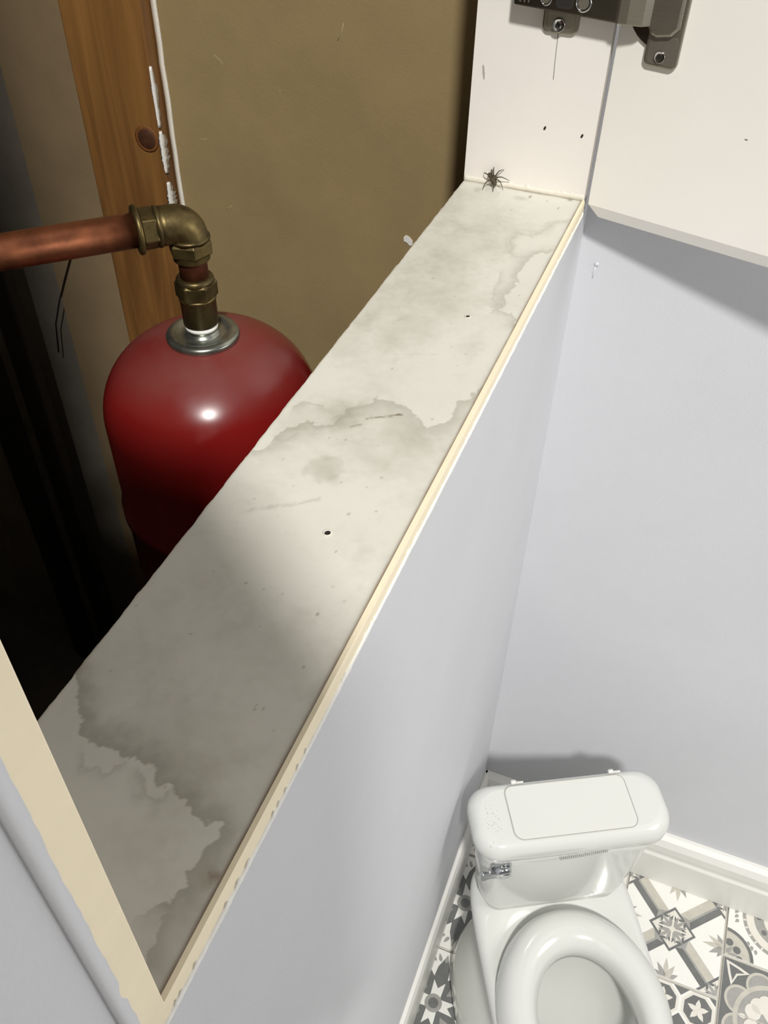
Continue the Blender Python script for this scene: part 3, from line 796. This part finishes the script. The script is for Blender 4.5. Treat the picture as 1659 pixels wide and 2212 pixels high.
mb.lathe([(0.112, 0.02), (0.122, 0.028), (0.124, 0.105), (0.116, 0.115)], E0, PD, hexa=True, rot=.35)
mb.lathe([(0.110, 0.11), (0.142, 0.115), (0.144, 0.13), (0.138, 0.145), (0.10, 0.147)], E0, PD, 36)
mb.build("side_nut", M_BRASS, pipe, bevel=0.006)
mb = MB(); mb.tube([E0 + PD * 0.10, E0 + PD * 1.2, E0 + PD * 3.0], 0.100, 36); mb.build("long_pipe", M_COPPER, pipe)

# ================================================================ toilet, set across the corner
AX = Vector((0.877, 0.480, 0)).normalized(); AN = Vector((AX.y, -AX.x, 0))
TM = Matrix((AX, AN, (0, 0, 1))).transposed().to_4x4()      # local: a across, n forward, z up
CA = 0.43
toilet = empty("toilet", TM @ Vector((CA, 2.4, ZF)))
tag(toilet, "small white close-coupled toilet without a seat set across the corner", "toilet")


def sup(ca, cn, ra, rn, z, n=64, e=2.0, e2=None):
    """super-ellipse outline in the toilet's frame"""
    out = []
    for k in range(n):
        t = 2 * math.pi * k / n
        c, s = math.cos(t), math.sin(t)
        ee = e if s >= 0 else (e2 or e)
        out.append(TM @ Vector((ca + ra * math.copysign(abs(c) ** (2 / ee), c), cn + rn * math.copysign(abs(s) ** (2 / ee), s), z)))
    return out


def rr3(a0, a1, n0, n1, r, z, m=7, bulge=0.0):
    pts = rrect(a0, a1, n0, n1, r, m)
    out = []
    for a, n in pts:
        q = 1 - ((a - (a0 + a1) / 2) / ((a1 - a0) / 2)) ** 2
        if n > (n0 + n1) / 2: n += bulge * max(0, q)
        out.append(TM @ Vector((a, n, z)))
    return out


# cistern
mb = MB()
rings = []
for z, i, r_ in ((-8.36, 0.20, .16), (-8.30, 0.14, .18), (-8.1, 0.10, .2), (-7.5, 0.06, .2), (-6.95, 0.03, .2), (-6.70, 0.02, .2)):
    ii = i * 1.5
    rings.append(rr3(-0.66 + ii, 1.50 - ii, 1.50 + i * .3, 2.18 - i * .45, r_, z, 8, 0.06))
mb.rings(rings); mb.build("cistern", M_CERAMIC, toilet)
# lid
mb = MB(); rings = []
for z, i in ((-6.74, 0.05), (-6.72, 0.005), (-6.66, -0.015), (-6.53, -0.02), (-6.46, 0.01), (-6.42, 0.05), (-6.405, 0.10)):
    rings.append(rr3(-0.715 + i, 1.565 - i, 1.425 + i, 2.215 - i, 0.27, z, 9, 0.07))
mb.rings(rings); lid = mb.build("cistern_lid", M_CERAMIC, toilet)


def outline_strip(pts, w, z0, z1):
    """thin closed ribbon along an outline"""
    mb = MB(); n = len(pts); ins = []
    cx = sum(p[0] for p in pts) / n; cy = sum(p[1] for p in pts) / n
    for i, p in enumerate(pts):
        q0 = Vector(pts[i - 1]); q1 = Vector(pts[(i + 1) % n]); t = (q1 - q0)
        t = t.normalized() if t.length > 1e-9 else Vector((1, 0))
        nn = Vector((-t.y, t.x)); ins.append((p[0] + nn.x * w, p[1] + nn.y * w))
    vv = [TM @ Vector((p[0], p[1], z1)) for p in pts] + [TM @ Vector((p[0], p[1], z1)) for p in ins]
    mb.add(vv, [(i, (i + 1) % n, n + (i + 1) % n, n + i) for i in range(n)])
    return mb


pan = rrect(-0.285, 1.145, 1.50, 2.135, 0.09, 6)
pan = [(a, n + (0.06 * (1 - ((a - .43) / .715) ** 2) if n > 1.85 else 0)) for a, n in pan]
mb = MB(); mb.prism(pan, -6.41, -6.397, TM)
panel = mb.build("access_panel", M_CERAMIC_IN, lid, bevel=0.005)
outline_strip(pan, -0.011, 0, -6.401).build("panel_seam", mat("panel_seam_grey", srgb(168, 166, 158), .7), lid)
for a in (-0.16, 1.02):
    mb = MB(); mb.lathe([(0.026, -.03), (0.028, 0.0), (0.028, .03)], TM @ Vector((a, 1.455, -6.39)), AX, 14); mb.box(a + .03, a + .12, 1.45, 1.475, -6.415, -6.385, 0, TM)
    mb.build("panel_hinge", M_CERAMIC_IN, lid, bevel=.006)
r = random.Random(14); mb = MB()
for _ in range(38):
    a, n = r.gauss(-.52, .06), r.gauss(1.85, .13)
    mb.lathe([(r.uniform(.003, .006), 0), (.002, .002)], TM @ Vector((a, n, -6.4045)), n=6)
mb.build("dirt_specks", M_SMUDGE, lid)
# lettering strip under the lid: a row of small worn grey strokes
mb = MB(); r = random.Random(6); a = 0.265
Mf = lambda a_, z_, n_: TM @ Vector((a_, n_, z_))
for k in range(12):
    h = 0.055 if k < 9 else 0.075
    nf = 2.172 + 0.06 * (1 - ((a - .42) / 1.08) ** 2)
    for da, w_ in ((0.0, .012), (0.026, .009)):
        z0 = -6.86 + 0.004 * k
        vv = [Mf(a + da, z0, nf), Mf(a + da + w_, z0, nf), Mf(a + da + w_, z0 + h, nf + .004), Mf(a + da, z0 + h, nf + .004)]
        mb.add(vv, [(0, 1, 2, 3)])
    zz = z0 + (h * .45 if k % 2 else h * .85)
    mb.add([Mf(a, zz, nf), Mf(a + .034, zz, nf), Mf(a + .034, zz + .009, nf + .001), Mf(a, zz + .009, nf + .001)], [(0, 1, 2, 3)])
    a += 0.047
o = mb.build("lettering", M_LETTER, toilet); o["label"] = "worn grey maker's lettering under the lid"
# flush lever
LP = TM @ Vector((-0.40, 2.195, -6.985))
mb = MB(); mb.lathe([(0.10, 0.0), (0.108, .02), (0.108, .06), (0.088, .088), (0.035, .098)], LP, AN, 28); lever = mb.build("flush_lever", M_CHROME, toilet, LP)
lever["label"] = "chrome flush lever"
mb = MB(); mb.prism(rrect(-0.13, 0.11, -0.05, 0.135, 0.03), -.02, .012, frame(LP, AX, (0, 0, 1), AN)); mb.build("rosette", M_CHROME, lever, bevel=.008)
mb = MB(); Mv = frame(LP + AN * 0.045 - Vector((0, 0, 0.0)), -AX, (0, 0, 1), AN)
mb.prism([(0.05, -0.065), (0.15, -0.06), (0.225, -0.10), (0.27, -0.08), (0.28, 0.05), (0.24, 0.075), (0.15, 0.055), (0.05, 0.06)], -.02, .035, Mv); mb.build("lever_arm", M_CHROME, lever, bevel=.012, bseg=3)
# bowl body: foot flares out, top slab overhangs it
mb = MB()
mb.rings([sup(CA, 2.75, 1.24, 1.32, ZF + .001, e=2.6), sup(CA, 2.75, 1.27, 1.36, ZF + .2, e=2.6), sup(CA, 2.80, 1.24, 1.36, ZF + .55, e=2.5), sup(CA, 2.9, 1.05, 1.35, -9.3, e=2.4), sup(CA, 3.0, 0.92, 1.45, -9.0, e=2.3), sup(CA, 3.08, 0.92, 1.56, -8.7, e=2.3), sup(CA, 3.1, 0.94, 1.6, -8.55, e=2.3)], cap1=False)
mb.build("pedestal", M_CERAMIC, toilet)
mb = MB()
mb.rings([sup(CA, 3.12, 0.94, 1.66, -8.62, e=2.6, e2=5), sup(CA, 3.14, 1.03, 1.70, -8.54, e=2.6, e2=6), sup(CA, 3.14, 1.045, 1.71, -8.42, e=2.6, e2=6), sup(CA, 3.14, 1.02, 1.69, -8.345, e=2.6, e2=6), sup(CA, 3.14, 0.95, 1.62, -8.32, e=2.6, e2=6), sup(CA, 3.46, 0.93, 1.10, -8.32), sup(CA, 3.46, 0.90, 1.07, -8.40)], cap0=False, cap1=False)
mb.build("deck", M_CERAMIC, toilet)
mb = MB()
D = -0.16
mb.rings([sup(CA, 3.60 + D, 1.02, 1.17, -8.42), sup(CA, 3.60 + D, 1.01, 1.18, -8.22), sup(CA, 3.60 + D, 0.96, 1.14, -8.10), sup(CA, 3.61 + D, 0.88, 1.06, -8.02), sup(CA, 3.64 + D, 0.76, 0.95, -7.99), sup(CA, 3.67 + D, 0.66, 0.86, -8.02), sup(CA + .02, 3.70 + D, 0.60, 0.80, -8.09), sup(CA + .02, 3.72 + D, 0.575, 0.77, -8.20), sup(CA + .02, 3.72 + D, 0.58, 0.775, -8.34), sup(CA + .02, 3.70 + D, 0.78, 0.96, -8.44), sup(CA + .02, 3.70 + D, 0.76, 0.94, -8.85), sup(CA + .02, 3.80 + D, 0.50, 0.66, -9.2), sup(CA + .02, 3.85 + D, 0.28, 0.36, -9.55), sup(CA + .02, 3.85 + D, 0.05, 0.06, -9.6)], cap0=False)
mb.build("bowl_rim", M_CERAMIC, toilet)

# ================================================================ floor tiles with printed motifs
TS = 1.46; HT = TS / 2 - 0.02
TZ = ZF
INKS = [M_INK1, M_INK2, M_INK3, M_PALE]


class Print:
    """flat print collected per tile in tile coordinates (-.73 .. .73)"""
    def __init__(s, cx, cy): s.mb = MB(); s.cx, s.cy = cx, cy; s.k = 0

    def poly(s, pts, ink=0, lift=None, clip=True):
        L = HT - 0.004
        q = clip_poly([(float(a), float(b)) for a, b in pts], L)
        if len(q) < 3: return
        s.k += 1
        z = TZ + 0.0006 + 0.00025 * (lift if lift is not None else 1) + s.k * 2e-6
        s.mb.add([(s.cx + a, s.cy + b, z) for a, b in q], [tuple(range(len(q)))], ink)

    def circ(s, x, y, r, ink, lift=1, n=28, ry=None, rot=0):
        s.poly([(x + r * math.cos(t) * math.cos(rot) - (ry or r) * math.sin(t) * math.sin(rot), y + r * math.cos(t) * math.sin(rot) + (ry or r) * math.sin(t) * math.cos(rot)) for t in np.linspace(0, 2 * math.pi, n + 1)[:-1]], ink, lift)

    def leaf(s, x, y, ln, w, a, ink, lift=1):
        c, q = math.cos(a), math.sin(a)
        pts = [(0, 0), (.25 * ln, .5 * w), (.6 * ln, .42 * w), (ln, 0), (.6 * ln, -.42 * w), (.25 * ln, -.5 * w)]
        s.poly([(x + c * u - q * v, y + q * u + c * v) for u, v in pts], ink, lift)


def clip_poly(P, L):
    for ax, sg in ((0, 1), (0, -1), (1, 1), (1, -1)):
        out = []
        for i in range(len(P)):
            a, b = P[i - 1], P[i]
            da, db = L - sg * a[ax], L - sg * b[ax]
            if (da >= 0) != (db >= 0):
                t = da / (da - db); out.append((a[0] + t * (b[0] - a[0]), a[1] + t * (b[1] - a[1])))
            if db >= 0: out.append(b)
        P = out
        if not P: break
    return P


def rot2(pts, a, o=(0, 0)):
    c, s = math.cos(a), math.sin(a)
    return [(o[0] + c * x - s * y, o[1] + s * x + c * y) for x, y in pts]


def ornate_square(p, x, y, h, lift=2, rot=math.pi / 4):
    """small diamond with dark border and foliage"""
    sq = lambda k: rot2([(-k, -k), (k, -k), (k, k), (-k, k)], rot, (x, y))
    p.poly(sq(h), 0, lift); p.poly(sq(h * .86), 3, lift + 1)
    for k in range(4):
        a = rot + k * math.pi / 2
        for da in (-.5, 0, .5):
            p.leaf(x + .12 * h * math.cos(a + da), y + .12 * h * math.sin(a + da), h * (.95 if da == 0 else .8), h * .22, a + da * .9, 1, lift + 2)
        for da in (-.55, .55):
            p.leaf(x + h * .55 * math.cos(a + da), y + h * .55 * math.sin(a + da), h * .42, h * .2, a + da * 2.2, 0, lift + 3)
            p.leaf(x + h * .75 * math.cos(a + da * .75), y + h * .75 * math.sin(a + da * .75), h * .35, h * .16, a - da * 1.6, 0, lift + 3)
    for k in range(4):
        a = rot + math.pi / 4 + k * math.pi / 2
        p.poly(rot2([(0, -.012), (h * 1.15, -.012), (h * 1.15, .012), (0, .012)], a, (x, y)), 3, lift + 4)


def tile_cross(p):
    """strapwork cross between ornate diamonds"""
    for k in range(4):
        a = math.pi / 4 + k * math.pi / 2
        flip = k in (0, 3)
        d, l = (0, 2)
        wA = [(0.225, 0.0), (0.27, -.0), (0.86, 0.0), (0.90, 0.0), (0.90, .13), (0.225, .13)]
        up = [(0.225, 0), (0.90, 0), (0.90, 0.125), (0.225, 0.125)]
        lo_ = [(0.225, 0), (0.90, 0), (0.90, -0.125), (0.225, -0.125)]
        top, bot = (l, d) if k in (0, 3) else (d, l)
        if k == 1: top, bot = d, l
        if k == 2: top, bot = d, l
        p.poly(rot2(up, a), top if top == 2 else 1, 1); p.poly(rot2(lo_, a), 1 if bot == 0 else bot, 1)
        dark = up if top == 0 else lo_
        sgn = 1 if top == 0 else -1
        p.poly(rot2([(0.225, sgn * .03), (0.82, sgn * .03), (0.90, sgn * .125), (0.225, sgn * .125)], a), 0, 2)
        p.poly(rot2([(0.225, -.125), (0.31, 0), (0.225, .125)], a), 1, 3)
        p.poly(rot2([(0.80, 0), (0.92, -.125), (0.92, .125)], a), 1, 3)
    ornate_square(p, 0, 0, 0.238, 5)
    for cx, cy in ((.73, .73), (-.73, .73), (.73, -.73), (-.73, -.73)):
        ornate_square(p, cx, cy, 0.238, 5)
    for cx, cy, a in ((.73, 0, math.pi), (-.73, 0, 0), (0, .73, -math.pi / 2), (0, -.73, math.pi / 2)):
        for da, ln in ((-1.0, .2), (-.45, .25), (.05, .30), (.6, .24), (1.1, .18)):
            p.leaf(cx, cy, ln, .075, a + da, 2 if abs(da) < .5 else 1, 1)


def tile_rings(p):
    """large quarter rings meeting at the corners"""
    for cx, cy in ((-.73, -.73), (.73, -.73), (-.73, .73), (.73, .73)):
        p.circ(cx, cy, .42, 0, 1, 40); p.circ(cx, cy, .37, 2, 2, 40)
        for k in range(10):
            a = 2 * math.pi * k / 10
            p.circ(cx + .22 * math.cos(a), cy + .22 * math.sin(a), .055, 0, 3, 12)
            p.leaf(cx + .05 * math.cos(a + .3), cy + .05 * math.sin(a + .3), .16, .06, a + .3, 1, 3)
    p.circ(0, 0, .52, 1, 1, 48); p.circ(0, 0, .47, 3, 2, 48)
    for k in range(28):
        a = 2 * math.pi * k / 28; p.poly(rot2([(.475, -.012), (.515, -.012), (.515, .012), (.475, .012)], a), 3, 2)
    p.circ(0, 0, .36, 1, 3, 40); p.circ(0, 0, .22, 3, 4, 32)
    for k in range(8):
        a = 2 * math.pi * k / 8
        p.circ(.29 * math.cos(a), .29 * math.sin(a), .04, 0, 5, 12); p.leaf(.03 * math.cos(a), .03 * math.sin(a), .18, .07, a, 1, 5)
        for j in range(3): p.leaf(.58 * math.cos(a + .12 * j), .58 * math.sin(a + .12 * j), .08, .05, a + .9, 1, 1)


def tile_medallion(p):
    """dark ground, round pale scrollwork medallion with clover leaves"""
    p.poly([(-.71, -.71), (.71, -.71), (.71, .71), (-.71, .71)], 0, 1)
    for k in range(8):
        a = math.pi / 8 + 2 * math.pi * k / 8
        p.circ(.50 * math.cos(a), .50 * math.sin(a), .20, 2, 2, 26); p.circ(.50 * math.cos(a), .50 * math.sin(a), .165, 1, 3, 26)
    p.circ(0, 0, .53, 2, 4, 48); p.circ(0, 0, .47, 1, 5, 48)
    for k in range(4):
        a = math.pi / 4 + k * math.pi / 2
        for da in (-.42, 0, .42):
            p.circ(.29 * math.cos(a + da), .29 * math.sin(a + da), .105, 3, 6, 18)
        p.leaf(.02, .02, .30, .10, a, 3, 6)
        p.poly(rot2([(.66, -.17), (.80, -.10), (.96, 0), (.80, .10), (.66, .17), (.72, 0)], a), 3, 6)
        p.poly(rot2([(.70, -.11), (.80, -.06), (.90, 0), (.80, .06), (.70, .11), (.75, 0)], a), 0, 7)
        p.poly(rot2([(.05, -.008), (.45, -.008), (.45, .008), (.05, .008)], a + math.pi / 4), 2, 8)
        p.leaf(.35 * math.cos(a + .78), .35 * math.sin(a + .78), .12, .06, a + .78, 3, 7)


def tile_hex(p):
    """octagons on a pale ground, each with a dark field and a pale star flower"""
    for cx in (-.48, 0, .48):
        for cy in (-.48, 0, .48):
            p.poly(rot2([(.24 * math.cos(t), .24 * math.sin(t)) for t in np.linspace(0, 2 * math.pi, 9)[:-1]], .39, (cx, cy)), 3, 1)
            p.poly(rot2([(.20 * math.cos(t), .20 * math.sin(t)) for t in np.linspace(0, 2 * math.pi, 9)[:-1]], .39, (cx, cy)), 0, 2)
            for k in range(5):
                p.leaf(cx, cy, .15, .075, k * 1.257 + .3, 3, 3)
    for cx in (-.72, -.24, .24, .72):
        for cy in (-.72, -.24, .24, .72):
            p.poly(rot2([(-.085, -.085), (.085, -.085), (.085, .085), (-.085, .085)], math.pi / 4, (cx, cy)), 0, 2)


def tile_rosette(p):
    """rows of eight-petalled dark rosettes"""
    for cx in (-.49, 0, .49):
        for cy in (-.49, 0, .49):
            p.circ(cx, cy, .055, 1, 1, 14)
            for k in range(8):
                a = k * math.pi / 4 + math.pi / 8
                p.leaf(cx + .085 * math.cos(a), cy + .085 * math.sin(a), .115, .105, a, 0, 1)


def tile_leaves(p):
    """bold dark leaf shapes"""
    r = random.Random(17)
    for k in range(4):
        a = math.pi / 4 + k * math.pi / 2
        p.leaf(.1 * math.cos(a), .1 * math.sin(a), .75, .34, a, 0, 1); p.leaf(.2 * math.cos(a), .2 * math.sin(a), .5, .14, a, 1, 2)
        b = a + math.pi / 4
        p.leaf(.2 * math.cos(b), .2 * math.sin(b), .46, .2, b, 0, 1)
        for j in range(5):
            p.leaf(.55 * math.cos(b + .12 * (j - 2)), .55 * math.sin(b + .12 * (j - 2)), .12, .05, b + .5 * (j - 2), 1, 2)
    p.circ(0, 0, .12, 1, 2); p.circ(0, 0, .07, 0, 3)


STY = {'c': tile_cross, 'r': tile_rings, 'm': tile_medallion, 'h': tile_hex, 'o': tile_rosette, 'l': tile_leaves}
tile_mesh = None
cols = {-3: (0.13, ""), -2: (0.19, "lllooh"), -1: (-0.51, "hcmorl"), 0: (-0.51, "chrmol"), 1: (0.13, "rmcohl"), 2: (-0.51, "lorchm"), 3: (0.13, "hmlcro"), 4: (-.51, "crmhol")}
floor_o = parent_world(floor)
for k, (y0, styles) in cols.items():
    for i, st in enumerate(styles):
        cx, cy = 3.18 + TS * k, y0 - TS * i
        if cy > YW + .5: continue
        # tile body, cut where it meets a wall
        x0, x1 = max(cx - HT, 0.005), cx + HT
        y1_, y0_ = min(cy + HT, YW - .005), cy - HT
        mb = MB(); mb.box(x0, x1, y0_, y1_, ZF - 0.05, TZ)
        t = mb.build("floor_tile", M_TILE, floor, (cx, cy, ZF), bevel=0.006)
        p = Print(cx, cy)
        if cy < -7.5 or cx > 8.5: continue
        STY[st](p)
        if p.mb.f:
            # keep the print inside the visible, uncut tile
            lim = YW - .01
            p.mb.v = [(max(a, 0.006), min(b, lim), c) for a, b, c in p.mb.v]
            p.mb.build("printed_motif", INKS, t, (cx, cy, ZF))
